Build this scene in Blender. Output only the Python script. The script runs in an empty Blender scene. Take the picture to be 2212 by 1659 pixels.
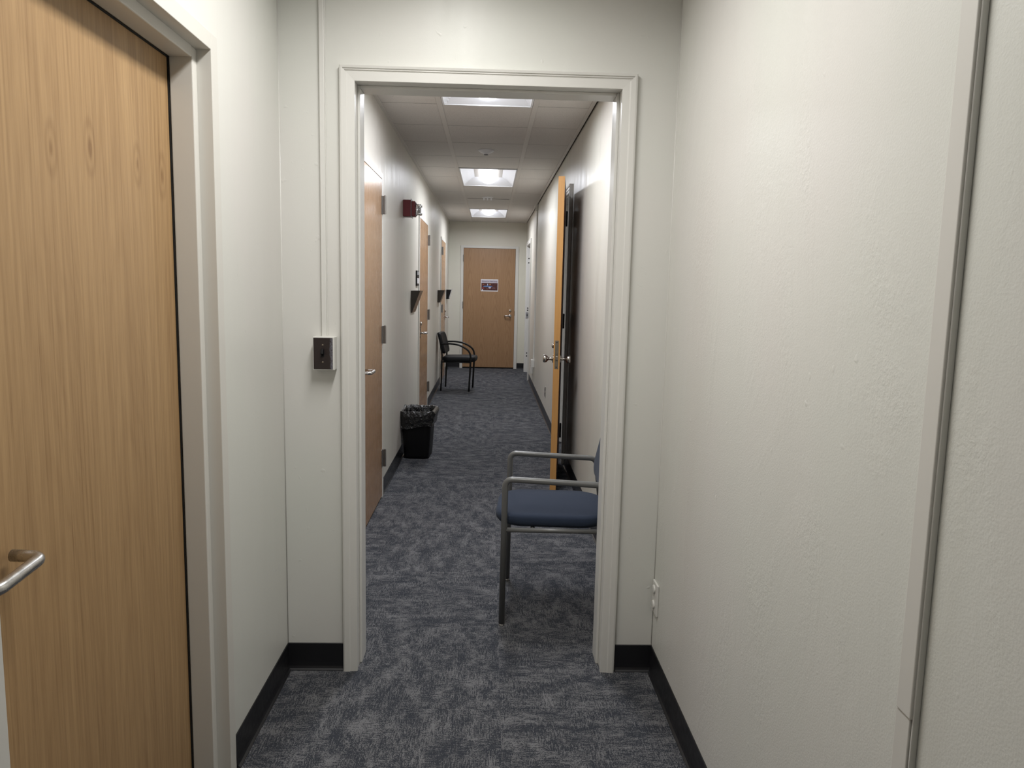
import bpy, bmesh, math, random
from mathutils import Vector, Matrix, noise
random.seed(7)
S = bpy.context.scene
COL = S.collection
PI = math.pi

# ------------------------------------------------------------------ camera
f_px, pitch, roll, yaw = 1613.185, -0.127942, 0.0219618, 0.0330108
cy, sy, cp, sp = math.cos(yaw), math.sin(yaw), math.cos(pitch), math.sin(pitch)
cr, sr = math.cos(roll), math.sin(roll)
fwd = Vector((sy * cp, cy * cp, sp)); rt = Vector((cy, -sy, 0)); up = rt.cross(fwd)
r2 = cr * rt + sr * up; u2 = -sr * rt + cr * up
cd = bpy.data.cameras.new('camera'); cam = bpy.data.objects.new('camera', cd); COL.objects.link(cam)
cd.sensor_fit = 'HORIZONTAL'; cd.sensor_width = 36; cd.lens = f_px * 36 / 2212; cd.clip_start = 0.02
M = Matrix((r2, u2, -fwd)).transposed().to_4x4(); M.translation = (0, 0, 1.41)
cam.matrix_world = M
S.camera = cam

# ------------------------------------------------------------------ world, exposure
w = bpy.data.worlds.new('world'); S.world = w; w.use_nodes = True
w.node_tree.nodes['Background'].inputs[0].default_value = (0.9, 0.93, 1, 1)
w.node_tree.nodes['Background'].inputs[1].default_value = 0.01
vs = S.view_settings
vs.view_transform = 'Standard'; vs.look = 'None'; vs.gamma = 1; vs.use_curve_mapping = False
vs.exposure = 0.0
HALL_LAMP = (0.915, 0.94, 1.0); HALL_POWER = 25.5
LOBBY_LAMP = (1.0, 0.985, 0.955); LOBBY_POWER = 20.0

# ------------------------------------------------------------------ material helpers
class NT:
    def __init__(s, name):
        s.m = bpy.data.materials.new(name); s.m.use_nodes = True
        s.t = s.m.node_tree; s.n = s.t.nodes; s.p = s.n['Principled BSDF']; s.tc = None
    def new(s, typ, **k):
        n = s.n.new(typ)
        for a, v in k.items(): setattr(n, a, v)
        return n
    def lk(s, a, b): s.t.links.new(a, b)
    def inp(s, sock, v):
        if hasattr(v, 'is_linked') or isinstance(v, bpy.types.NodeSocket): s.lk(v, sock)
        elif v is not None: sock.default_value = v
    def coord(s, scale=(1, 1, 1), off=None, kind='Object', rot=(0, 0, 0)):
        if s.tc is None: s.tc = s.new('ShaderNodeTexCoord')
        mp = s.new('ShaderNodeMapping'); s.lk(s.tc.outputs[kind], mp.inputs[0])
        mp.inputs['Scale'].default_value = scale; mp.inputs['Rotation'].default_value = rot
        if off is not None: s.inp(mp.inputs['Location'], off)
        return mp.outputs[0]
    def noise(s, vec, scale, detail=2, rough=.5, dist=0):
        n = s.new('ShaderNodeTexNoise'); s.lk(vec, n.inputs['Vector'])
        n.inputs['Scale'].default_value = scale; n.inputs['Detail'].default_value = detail
        n.inputs['Roughness'].default_value = rough; n.inputs['Distortion'].default_value = dist
        return n.outputs[0]
    def math(s, op, a, b=None, c=None, clamp=False):
        n = s.new('ShaderNodeMath', operation=op); n.use_clamp = clamp
        s.inp(n.inputs[0], a)
        if b is not None: s.inp(n.inputs[1], b)
        if c is not None: s.inp(n.inputs[2], c)
        return n.outputs[0]
    def rng(s, v, a, b, c=0, d=1):
        n = s.new('ShaderNodeMapRange'); s.lk(v, n.inputs[0])
        for i, q in enumerate((a, b, c, d)): n.inputs[i + 1].default_value = q
        return n.outputs[0]
    def mix(s, fac, a, b):
        n = s.new('ShaderNodeMix', data_type='RGBA')
        s.inp(n.inputs[0], fac)
        for i, v in ((6, a), (7, b)):
            s.inp(n.inputs[i], (*v, 1) if isinstance(v, tuple) else v)
        return n.outputs[2]
    def bump(s, h, dist=.001, strength=1, normal=None):
        n = s.new('ShaderNodeBump'); s.lk(h, n.inputs['Height'])
        n.inputs['Distance'].default_value = dist; n.inputs['Strength'].default_value = strength
        if normal is not None: s.lk(normal, n.inputs['Normal'])
        return n.outputs[0]
    def col(s, v): s.inp(s.p.inputs['Base Color'], (*v, 1) if isinstance(v, tuple) else v)
    def rough(s, v): s.inp(s.p.inputs['Roughness'], v)
    def sep(s, v):
        n = s.new('ShaderNodeSeparateXYZ'); s.lk(v, n.inputs[0]); return n.outputs

def respec(m, v):
    m.node_tree.nodes['Principled BSDF'].inputs['Specular IOR Level'].default_value = v; return m

def plain(name, c, rough=.5, metal=0, bump=None, spec=None, sheen=0):
    t = NT(name); t.col(c); t.rough(rough); t.p.inputs['Metallic'].default_value = metal
    if spec is not None: t.p.inputs['Specular IOR Level'].default_value = spec
    if sheen: t.p.inputs['Sheen Weight'].default_value = sheen
    v = t.coord()
    if bump:
        t.lk(t.bump(t.noise(v, bump[0], 3), bump[1]), t.p.inputs['Normal'])
    else:
        t.rough(t.rng(t.noise(v, 60, 2), .3, .7, max(rough - .04, .02), rough + .04))
    return t.m

def paint(name, c, rough, fine=.0004, patch=.0012, blob=0.002, streak=0.0, stain=.0):
    """rolled wall paint: fine orange peel, rougher trowel patches, broad unevenness"""
    t = NT(name); v = t.coord()
    n1 = t.noise(v, 260, 2); n2 = t.noise(v, 95, 3, .6)
    mask = t.rng(t.noise(t.coord((1.6, 1.6, .8)), 1.7, 4, .6, 1.0), .5, .68)
    h1 = t.math('MULTIPLY', n1, fine)
    h2 = t.math('MULTIPLY', t.math('MULTIPLY', n2, mask), patch)
    h3 = t.math('MULTIPLY', t.noise(t.coord((1, 1, .5)), 3.5, 3, .55), blob)
    h = t.math('ADD', t.math('ADD', h1, h2), h3)
    spots = t.rng(t.noise(v, 38, 1, .3), .76, .84, 0, .0006)
    h = t.math('ADD', h, spots)
    if streak:
        h = t.math('ADD', h, t.math('MULTIPLY', t.noise(t.coord((14, 14, .5)), 3, 3), streak))
    t.lk(t.bump(h, 1.0), t.p.inputs['Normal'])
    warm = (c[0] * 1.0, c[1] * .985, c[2] * .98); cool = (c[0] * .985, c[1] * 1.0, c[2] * .975)
    t.col(t.mix(t.rng(t.noise(t.coord((1, 1, .6)), 1.3, 3), .4, .62), warm, cool))
    t.rough(t.rng(t.noise(t.coord((6, 6, .7)), 2.2, 3), .3, .7, rough - .05, rough + .06))
    return t.m

def wood(name, light, dark, ax='x', cath=.3, fig=.22, rough=.35, knots=False, phase=0.0, seed=0.0, fine=1.0):
    t = NT(name); o = t.sep(t.coord(off=(seed, seed * .7, seed * .3)))
    hco = o[0] if ax == 'x' else o[1]; z = o[2]
    def comb(a, b, sa, sb):
        n = t.new('ShaderNodeCombineXYZ')
        t.lk(t.math('MULTIPLY', a, sa), n.inputs[0]); t.lk(t.math('MULTIPLY', b, sb), n.inputs[1]); return n.outputs[0]
    pores = t.noise(comb(hco, z, 420, 9), 1, 3, .6)
    grain = t.noise(comb(hco, z, 70, 1.3), 1, 4, .6, .4)
    broad = t.noise(comb(hco, z, 9, .5), 1, 3, .55)
    streak = t.rng(t.noise(comb(hco, z, 150, 1.8), 1, 4, .65, .3), .50, .72)
    wob = t.noise(comb(hco, z, 7, 1.7), 1, 3, .55)
    # cathedral arches, one per veneer leaf
    u = t.math('SUBTRACT', t.math('FRACT', t.math('ADD', t.math('DIVIDE', hco, fig), phase + 100)), .5)
    u = t.math('ADD', u, t.math('MULTIPLY', t.math('SUBTRACT', wob, .5), .35))
    arch = t.math('ADD', t.math('MULTIPLY', z, 5.5), t.math('MULTIPLY', t.math('POWER', t.math('ABSOLUTE', u), 1.8), 22))
    arch = t.math('ADD', arch, t.math('MULTIPLY', wob, 2.2))
    ln = t.math('SINE', t.math('MULTIPLY', arch, 2 * PI * .9))
    ln = t.math('POWER', t.rng(ln, -1, 1), 2.2)
    fac = t.math('MULTIPLY', pores, .30 * fine)
    fac = t.math('ADD', fac, t.math('MULTIPLY', grain, .9 - cath * .5))
    fac = t.math('ADD', fac, t.math('MULTIPLY', ln, cath))
    fac = t.math('ADD', fac, t.math('MULTIPLY', broad, .35))
    fac = t.math('ADD', fac, t.math('MULTIPLY', streak, .30 * fine))
    if knots:
        for (ky, kz) in ((-.144, 1.647), (-.005, 1.672), (.20, 1.673), (.329, 1.665)):
            a = t.math('MULTIPLY', t.math('SUBTRACT', hco, ky), 26)
            b = t.math('MULTIPLY', t.math('SUBTRACT', z, kz), 10)
            d = t.math('SQRT', t.math('ADD', t.math('MULTIPLY', a, a), t.math('MULTIPLY', b, b)))
            d = t.math('ADD', d, t.math('MULTIPLY', wob, .9))
            r = t.math('MULTIPLY', t.rng(t.math('SINE', t.math('MULTIPLY', d, 15)), -1, 1), t.rng(d, .3, 1.3, .55, 0))
            core = t.rng(d, .3, .55, .30, 0)
            fac = t.math('ADD', fac, t.math('ADD', r, core))
    f2 = t.rng(fac, .50, 1.30)
    t.col(t.mix(f2, light, dark))
    t.rough(t.rng(pores, .3, .7, rough - .03, rough + .08))
    t.lk(t.bump(pores, .00012), t.p.inputs['Normal'])
    return t.m

def carpet():
    t = NT('carpet_weave')
    oi = t.new('ShaderNodeObjectInfo')
    cb = t.new('ShaderNodeCombineXYZ')
    t.lk(t.math('MULTIPLY', oi.outputs['Random'], 37), cb.inputs[0]); t.lk(t.math('MULTIPLY', oi.outputs['Random'], 91), cb.inputs[1])
    off = cb.outputs[0]
    cloud = t.noise(t.coord((1, 1.9, 1), off), 7.5, 3, .6, .2)       # worn looking patches, decimetres
    mid = t.noise(t.coord((1, 1.6, 1), off), 26, 3, .65)
    sx = t.noise(t.coord((22, 260, 1), off), 1, 2, .6)                # weft and warp threads
    sy_ = t.noise(t.coord((240, 26, 1), off), 1, 2, .6)
    sel = t.rng(t.noise(t.coord((1, 1, 1), off), 9, 2), .47, .53)
    mx = t.new('ShaderNodeMix', data_type='FLOAT')
    t.lk(sel, mx.inputs[0]); t.lk(sx, mx.inputs[2]); t.lk(sy_, mx.inputs[3])
    speck = t.noise(t.coord((1, 1, 1), off), 150, 1, .5)
    fine = t.noise(t.coord((1, 1, 1), off), 340, 1, .5)
    v = t.math('MULTIPLY', cloud, .78)
    for q, k in ((mid, .50), (mx.outputs[0], .95), (speck, .55), (fine, 1.15)): v = t.math('ADD', v, t.math('MULTIPLY', q, k))
    f = t.rng(v, 1.90, 2.09)
    t.col(t.mix(f, (.037, .041, .051), (.172, .172, .180)))
    t.rough(.95); t.p.inputs['Specular IOR Level'].default_value = .15
    t.lk(t.bump(t.math('ADD', f, fine), .0012), t.p.inputs['Normal'])
    return t.m

def ceiling_mat():
    t = NT('mineral_fibre'); v = t.coord()
    pits = t.rng(t.noise(t.coord((1, 1.4, 1)), 210, 2, .6), .60, .70)
    t.col(t.mix(pits, (.72, .69, .655), (.50, .47, .45))); t.rough(.95)
    t.p.inputs['Specular IOR Level'].default_value = .1
    t.lk(t.bump(pits, -.0012), t.p.inputs['Normal'])
    return t.m

def glow(name, c, s):
    m = bpy.data.materials.new(name); m.use_nodes = True
    p = m.node_tree.nodes['Principled BSDF']
    p.inputs['Base Color'].default_value = (.9, .9, .9, 1)
    p.inputs['Emission Color'].default_value = (*c, 1); p.inputs['Emission Strength'].default_value = s
    return m

def switch_mat():
    t = NT('brown_bakelite_scraped'); o = t.sep(t.coord())
    edge = t.math('ADD', o[0], t.math('MULTIPLY', t.noise(t.coord((1, 1, .3)), 55, 4, .7), .014))
    f = t.rng(edge, .0285, .0335)
    bl = t.rng(t.noise(t.coord((1, 1, .6)), 300, 3, .7), .35, .6)
    t.col(t.mix(t.math('MULTIPLY', f, bl), (.022, .014, .013), (.16, .16, .19))); t.rough(.42)
    return t.m

MT = dict(
    lobby=paint('cream_plaster_paint', (.70, .695, .665), .40, .00042, .0014, .0012),
    lobby_smooth=paint('cream_smooth_paint', (.70, .695, .665), .40, .00010, .0, .0006),
    hall=paint('cream_gloss_paint', (.67, .645, .588), .37, .00012, .0002, .0003, streak=.00004),
    hall_matte=paint('cream_matte_paint', (.68, .655, .575), .5, .00010, .0, .0003),
    trim=plain('cream_trim_enamel', (.70, .69, .655), .35, bump=(45, .00006)),
    frame=plain('cream_steel_frame_enamel', (.66, .645, .60), .35, bump=(70, .00004)),
    trim_grey=plain('grey_cream_enamel', (.60, .585, .54), .36),
    plastic=plain('cream_raceway_plastic', (.66, .645, .605), .45),
    rubber=plain('black_cove_rubber', (.010, .010, .012), .42),
    rubber_hall=plain('charcoal_cove_rubber', (.020, .021, .024), .30),
    oak=wood('oak_veneer_satin', (.465, .300, .145), (.235, .130, .054), 'y', .07, .3, .42, knots=True, phase=.2),
    oak_hall=wood('oak_veneer_gloss', (.39, .238, .130), (.28, .16, .084), 'y', .10, .25, .22, phase=.4),
    oak_end=wood('oak_veneer_cathedral', (.38, .228, .120), (.26, .145, .070), 'x', .30, .222, .33, phase=.03),
    oak_edge=wood('oak_edge_varnish', (.56, .30, .10), (.40, .20, .060), 'x', .35, .09, .4, seed=3.3),
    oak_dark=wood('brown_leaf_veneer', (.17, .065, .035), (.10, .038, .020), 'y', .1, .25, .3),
    tile=ceiling_mat(), carpet=carpet(),
    tee=plain('white_grid_steel', (.68, .65, .61), .5),
    tee_shadow=plain('shaded_joint_steel', (.36, .34, .32), .6),  # darker copy of the grid steel, paints shade into the cross joints
    fixture=plain('white_fixture_enamel', (.85, .86, .89), .45),
    hall_lens=glow('hall_lamp_lens', HALL_LAMP, 6.0),
    lobby_lens=glow('lobby_lamp_lens', LOBBY_LAMP, 2.2),
    steel=plain('brushed_steel', (.55, .54, .53), .27, 1),
    hinge=plain('satin_hinge_steel', (.36, .345, .33), .35, 1),
    nickel=plain('aged_nickel', (.47, .44, .40), .24, 1),
    bronze=plain('dull_bronze_plate', (.24, .205, .155), .45, .8),
    black_metal=plain('black_hinge_iron', (.012, .011, .011), .4, .4),
    dark=plain('void_shade_black', (.004, .004, .004), .8),  # near-black that paints the shade inside gaps and holes
    bakelite=switch_mat(),
    black=plain('black_plastic', (.004, .004, .0045), .45),
    black_tube=plain('black_powder_coat', (.006, .006, .006), .4),
    black_vinyl=plain('black_vinyl_upholstery', (.008, .008, .009), .55, bump=(220, .0004)),
    grey_tube=plain('grey_powder_coated_tube', (.155, .155, .150), .35, .2),
    blue=plain('navy_blue_fabric', (.026, .036, .060), .92, bump=(900, .0006), spec=.15, sheen=.08),
    bag=plain('black_bin_liner', (.010, .010, .010), .22, bump=(38, .020)),
    smoke=plain('smoked_acrylic', (.030, .024, .018), .22),
    smoke_front=plain('smoked_acrylic_front', (.115, .062, .036), .25),
    red=plain('fire_alarm_red', (.125, .006, .009), .5),
    clear=None, paper=plain('white_paper', (.78, .77, .80), .7),
    grey=plain('grey_plate', (.30, .30, .31), .5),
    label=plain('white_sign_insert', (.72, .70, .72), .4),
    brass=plain('worn_brass', (.35, .24, .12), .4, .8),
)
for k_, v_ in (('hall', .46), ('oak_hall', .4), ('black', .2), ('black_vinyl', .2), ('black_tube', .3), ('lobby', .42), ('lobby_smooth', .42)): respec(MT[k_], v_)
t = NT('clear_strobe_lens'); t.col((.9, .93, .95)); t.rough(.05); t.p.inputs['Transmission Weight'].default_value = .85
MT['clear'] = t.m

# ------------------------------------------------------------------ geometry helpers
def box(bm, x0, x1, y0, y1, z0, z1, bev=0, seg=2):
    b = bmesh.new()
    vs_ = [b.verts.new((x, y, z)) for x in (x0, x1) for y in (y0, y1) for z in (z0, z1)]
    for q in ((0, 1, 3, 2), (4, 6, 7, 5), (0, 4, 5, 1), (2, 3, 7, 6), (0, 2, 6, 4), (1, 5, 7, 3)):
        b.faces.new([vs_[i] for i in q])
    bmesh.ops.recalc_face_normals(b, faces=b.faces)
    if bev: bmesh.ops.bevel(b, geom=b.edges[:], offset=bev, segments=seg, affect='EDGES', profile=.5)
    me = bpy.data.meshes.new('tmp'); b.to_mesh(me); b.free(); bm.from_mesh(me); bpy.data.meshes.remove(me)
    return bm
def B(*a, **k): return box(bmesh.new(), *a, **k)

def ring(bm, pts): return [bm.verts.new(p) for p in pts]
def bridge(bm, a, b):
    n = len(a)
    for i in range(n):
        try: bm.faces.new((a[i], a[(i + 1) % n], b[(i + 1) % n], b[i]))
        except ValueError: pass

def tube(bm, pts, r, n=14, ry=None, smooth=True, caps=True):
    pts = [Vector(p) for p in pts]; rings = []; prev = None
    for i, p in enumerate(pts):
        d = (pts[min(i + 1, len(pts) - 1)] - pts[max(i - 1, 0)]).normalized()
        if prev is None:
            a = Vector((0, 1, 0)) if abs(d.y) < .9 else Vector((0, 0, 1))
            u = (a - a.dot(d) * d).normalized()
        else:
            u = (prev - prev.dot(d) * d).normalized()
        prev = u; v = d.cross(u)
        rr = r[i] if isinstance(r, (list, tuple)) else r
        r_v = ry if ry else rr
        rings.append(ring(bm, [p + u * (rr * math.cos(2 * PI * k / n)) + v * (r_v * math.sin(2 * PI * k / n)) for k in range(n)]))
    for a, b in zip(rings, rings[1:]): bridge(bm, a, b)
    if caps: bm.faces.new(list(reversed(rings[0]))); bm.faces.new(rings[-1])
    for f in bm.faces: f.smooth = smooth
    return bm

def fillet(pts, r, seg=6):
    """polyline with rounded corners"""
    pts = [Vector(p) for p in pts]; out = [pts[0]]
    for i in range(1, len(pts) - 1):
        a, b, c = pts[i - 1], pts[i], pts[i + 1]
        rr = min(r, (a - b).length * .49, (c - b).length * .49)
        p0 = b + (a - b).normalized() * rr; p1 = b + (c - b).normalized() * rr
        for k in range(seg + 1):
            s = k / seg; out.append(p0 * (1 - s) ** 2 + b * 2 * s * (1 - s) + p1 * s * s)
    out.append(pts[-1]); return out

def spline(pts, n=5):
    pts = [Vector(p) for p in pts]; out = []
    P = [pts[0]] + pts + [pts[-1]]
    for i in range(1, len(P) - 2):
        a, b, c, d = P[i - 1:i + 3]
        for k in range(n):
            s = k / n
            out.append(.5 * ((2 * b) + (c - a) * s + (2 * a - 5 * b + 4 * c - d) * s * s + (3 * b - a - 3 * c + d) * s ** 3))
    out.append(pts[-1]); return out

def lathe(bm, prof, c, axis, n=24):
    """prof: (radius, height along axis) from base c"""
    c = Vector(c); ax = Vector(axis).normalized()
    a = Vector((0, 0, 1)) if abs(ax.z) < .9 else Vector((1, 0, 0))
    u = (a - a.dot(ax) * ax).normalized(); v = ax.cross(u); rings = []
    for r, h in prof:
        rings.append(ring(bm, [c + ax * h + (u * math.cos(2 * PI * k / n) + v * math.sin(2 * PI * k / n)) * max(r, 1e-4) for k in range(n)]))
    for p, q in zip(rings, rings[1:]): bridge(bm, p, q)
    bm.faces.new(list(reversed(rings[0]))); bm.faces.new(rings[-1])
    for f in bm.faces: f.smooth = True
    return bm

def rrect(lx, ly, r, n=6, z=0, cx=0, cy_=0):
    out = []
    for (sx, sy, a0) in ((1, 1, 0), (-1, 1, 90), (-1, -1, 180), (1, -1, 270)):
        for k in range(n + 1):
            a = math.radians(a0 + 90 * k / n)
            out.append((cx + sx * (lx / 2 - r) + r * math.cos(a), cy_ + sy * (ly / 2 - r) + r * math.sin(a), z))
    return out

def cushion(bm, lx, ly, thick, r, dome=.012, xf=None):
    """upholstered pad, centred, z 0..thick"""
    prof = [(.86, 0), (.955, .06), (.99, .28), (1.0, .5), (.992, .72), (.965, .88), (.91, .965), (.8, 1.0), (.55, 1.05), (.25, 1.07)]
    rings = []
    for s, t_ in prof:
        inset = (1 - s) * min(lx, ly) / 2
        L, W_ = lx - 2 * inset, ly - 2 * inset
        z = thick * min(t_, 1) + (dome * max(0, (t_ - 1) / .07) if t_ > 1 else 0)
        rings.append([Vector(p) for p in rrect(L, W_, max(min(r * s, L / 2.02, W_ / 2.02), .004), 6, z)])
    if xf: rings = [[xf(p) for p in rg] for rg in rings]
    vr = [ring(bm, rg) for rg in rings]
    for a, b in zip(vr, vr[1:]): bridge(bm, a, b)
    bm.faces.new(list(reversed(vr[0]))); bm.faces.new(vr[-1])
    for f in bm.faces: f.smooth = True
    return bm

LOC = {}
def obj(name, bm, mat, parent=None, label=None, local=False, kind=None, smooth_angle=None):
    bmesh.ops.recalc_face_normals(bm, faces=bm.faces)
    me = bpy.data.meshes.new(name)
    if parent is not None and not local:
        bmesh.ops.translate(bm, verts=bm.verts, vec=-LOC[parent.name])
    bm.to_mesh(me); bm.free()
    if mat:
        for m in (mat if isinstance(mat, list) else [mat]): me.materials.append(m)
    o = bpy.data.objects.new(name, me); COL.objects.link(o)
    if parent is not None:
        o.parent = parent; LOC[o.name] = LOC[parent.name]
    else: LOC[o.name] = Vector((0, 0, 0))
    if label: o['label'] = label
    if kind: o['kind'] = kind
    return o
def thing(name, label, cat, loc=(0, 0, 0), rz=0, group=None, kind=None):
    o = bpy.data.objects.new(name, None); COL.objects.link(o); o.empty_display_size = .05
    o.location = loc; o.rotation_euler = (0, 0, rz); LOC[o.name] = Vector(loc)
    return tag(o, label, cat, group, kind)
def tag(o, label, cat, group=None, kind=None):
    o['label'] = label; o['category'] = cat
    if group: o['group'] = group
    if kind: o['kind'] = kind
    return o
def struct(name, bm, mat, label, cat): return tag(obj(name, bm, mat), label, cat, kind='structure')

# ------------------------------------------------------------------ room dimensions
LXL, LXR = -.715, .628          # lobby side walls
HXL, HXR = -.703, .632          # hallway side walls
YF, YB, YE = 2.62, 2.75, 13.05  # face and back of the cross wall, end of the hallway
ZC = 2.52; LYB = -1.3

# walls with openings -------------------------------------------------
def wall_along_y(x0, x1, ya, yb, ops, ztop=2.60):
    bm = bmesh.new(); y = ya
    for (a, b, zt) in sorted(ops):
        box(bm, x0, x1, y, a, 0, ztop); box(bm, x0, x1, a, b, zt, ztop); y = b
    box(bm, x0, x1, y, yb, 0, ztop)
    bmesh.ops.remove_doubles(bm, verts=bm.verts, dist=1e-5)
    return bm
struct('wall_left', wall_along_y(LXL - .14, LXL, LYB, YF + .01, [(1.04, 2.03, 2.01)]), MT['lobby_smooth'],
       'smooth cream wall around the big oak door on the left', 'wall')
struct('wall_right', wall_along_y(LXR, LXR + .14, LYB, YF + .01, []), MT['lobby'],
       'bumpy cream plaster wall filling the right side of the picture', 'wall')
bm = bmesh.new()
box(bm, LXL - .14, -.468, YF, YB, 0, 2.6); box(bm, .446, LXR + .14, YF, YB, 0, 2.6); box(bm, -.468, .446, YF, YB, 2.092, 2.6)
struct('wall_front', bm, MT['lobby_smooth'], 'cream cross wall around the open doorway into the hallway', 'wall')
struct('wall_back', B(LXL - .14, LXR + .14, LYB - .1, LYB, 0, 2.6), MT['lobby_smooth'], 'cream wall behind the viewer', 'wall')
AD, BD, CD = (3.965, 4.885), (7.535, 8.50), (10.90, 11.88)     # closed doors on the left
struct('wall_hall_left', wall_along_y(HXL - .14, HXL, YB, YE, [(a - .02, b + .02, 2.095) for a, b in (AD, BD, CD)]), MT['hall'],
       'glossy cream hallway wall with three oak doors on the left', 'wall')
OD, OE = (5.99, 6.81), (11.50, 12.56)                            # openings on the right
struct('wall_hall_right', wall_along_y(HXR, HXR + .14, YB, YE, [(OD[0] - .01, OD[1] + .01, 2.165), (OE[0] - .01, OE[1] + .01, 2.105)]), MT['hall'],
       'glossy cream hallway wall behind the open door on the right', 'wall')
bm = bmesh.new()
box(bm, HXL - .14, -.47, YE, YE + .12, 0, 2.6); box(bm, .47, HXR + .14, YE, YE + .12, 0, 2.6); box(bm, -.47, .47, YE, YE + .12, 2.095, 2.6)
struct('wall_hall_end', bm, MT['hall_matte'], 'cream wall around the oak door at the hallway end', 'wall')
# rooms seen past the two side openings (plain shells)
for i, (a, b) in enumerate((OD, OE)):
    bm = bmesh.new()
    box(bm, 2.0, 2.1, a - 1, b + 1, 0, 2.6); box(bm, HXR + .14, 2.0, a - 1.1, a - 1, 0, 2.6)
    box(bm, HXR + .14, 2.0, b + 1, b + 1.1, 0, 2.6); box(bm, HXR + .14, 2.0, a - 1, b + 1, 2.6, 2.7)
    box(bm, HXR, 2.0, a - 1 if i else a + .0, b + 1 if i else b, -.06, -.001)
    struct('wall_side_room' + ('' if i == 0 else '.001'), bm, MT['lobby_smooth'],
           ['walls of the dim room beyond the folded back door', 'walls of the room beyond the far right doorway'][i], 'wall')

# ceiling ------------------------------------------------------------
c = struct('ceiling', B(LXL - .14, LXR + .14, LYB - .1, YE + .12, 2.60, 2.70), MT['tee'],
           'suspended ceiling of white tiles in a grid along the hallway', 'ceiling')
XT = (-.325, .264)
def tile(x0, x1, y0, y1):
    g = .0055
    return obj('ceiling_tile', B(x0 + g, x1 - g, y0 + g, y1 - g, 2.5225, 2.538, .0025, 1), MT['tile'], c)
R0 = 4.79; st = .612
side_rows = [2.76, 2.954, R0 - 2 * st, R0 - st, R0] + [R0 + st * k for k in range(1, 6)] + [9.08, 10.30, 11.52, 12.745, YE]
mid_rows = [(2.76, 2.954), (2.954, 3.566)] + [(R0 + st * k, R0 + st * (k + 1)) for k in range(4)] + [(8.462, 9.686), (9.686, 10.91), (12.134, 12.745), (12.745, YE)]
for a, b in zip(side_rows, side_rows[1:]):
    tile(HXL, XT[0] - .004, a, b); tile(XT[1] + .004, HXR - .012, a, b)
for a, b in mid_rows: tile(XT[0] + .004, XT[1] - .004, a, b)
for x in XT: obj('main_tee', B(x - .0165, x + .0165, YB, YE, 2.5185, 2.523, .0008, 1), MT['tee'], c)
for a in side_rows[1:-1]:
    obj('cross_tee', B(HXL, XT[0] - .016, a - .0045, a + .0045, 2.5232, 2.5285), MT['tee_shadow'], c)
    obj('cross_tee', B(XT[1] + .016, HXR - .012, a - .0045, a + .0045, 2.5232, 2.5285), MT['tee_shadow'], c)
for a in sorted({q for r_ in mid_rows for q in r_} - {2.76, YE}):
    wd = .005 if abs(a - 9.686) > .01 else .0
    if wd: obj('cross_tee', B(XT[0] + .016, XT[1] - .016, a - wd, a + wd, 2.5225, 2.5285), MT['tee_shadow'], c)
obj('tile_gap_shade', B(XT[0] + .03, XT[1] - .03, 9.672, 9.690, 2.521, 2.5225), MT['dark'], c, label='black strip painted as the shaded gap at the end of a raised tile')  # black strip below the tiles, painted shade of a gap
obj('wall_angle', B(HXL, HXL + .022, YB, YE, 2.516, 2.521), MT['tee'], c)
obj('wall_angle', B(HXR - .036, HXR - .013, YB, YE, 2.516, 2.521), MT['tee'], c)
obj('wall_gap_shade', B(HXR - .013, HXR, YB, YE, 2.530, 2.534), MT['dark'], c, label='dark strip painted as the shaded gap between ceiling edge and right wall')  # dark strip paints the shade above the wall angle's open edge
LCX, LCY = -.14, 1.64
bm = bmesh.new()
for q in ((LXL - .01, LCX - .277, LYB, YF), (LCX + .277, LXR + .01, LYB, YF), (LCX - .277, LCX + .277, LYB, LCY - .608), (LCX - .277, LCX + .277, LCY + .608, YF)): box(bm, *q, 2.522, 2.56)
lc = struct('ceiling_lobby', bm, MT['tile'], 'white ceiling over the lobby, above the viewer', 'ceiling')

# floor of carpet tiles ------------------------------------------------
fl = struct('floor', B(LXL - .14, LXR + .14, LYB - .1, YE + .12, -.08, -.006), MT['rubber_hall'], 'charcoal and grey carpet tile floor running down the hallway', 'floor')
def carpet_mesh(w_, l_):
    bm = B(-w_ / 2, w_ / 2, -l_ / 2, l_ / 2, -.006, 0)
    me = bpy.data.meshes.new('carpet_tile'); bmesh.ops.recalc_face_normals(bm, faces=bm.faces); bm.to_mesh(me); bm.free(); me.materials.append(MT['carpet']); return me
T = .6096; cache = {}
xs = [LXL - .003] + [.062 + T * k for k in (-1, 0)] + [LXR + .14]
xs = [-.72, .062 - T, .062, .77]
ys = [LYB + T * k for k in range(0, 25)]
ys = [y for y in ys if y < YE] + [YE + .05]
for j, (a, b) in enumerate(zip(ys, ys[1:])):
    for i, (x0, x1) in enumerate(zip(xs, xs[1:])):
        rot = random.choice((0, 1, 2, 3))
        w_, l_ = x1 - x0 - .0004, b - a - .0004
        k = (round(w_, 3), round(l_, 3), rot % 2)
        if k not in cache: cache[k] = carpet_mesh(*((w_, l_) if rot % 2 == 0 else (l_, w_)))
        o = bpy.data.objects.new('carpet_tile', cache[k]); COL.objects.link(o)
        o.parent = fl; o.location = ((x0 + x1) / 2, (a + b) / 2, 0); o.rotation_euler = (0, 0, rot * PI / 2)

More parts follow.
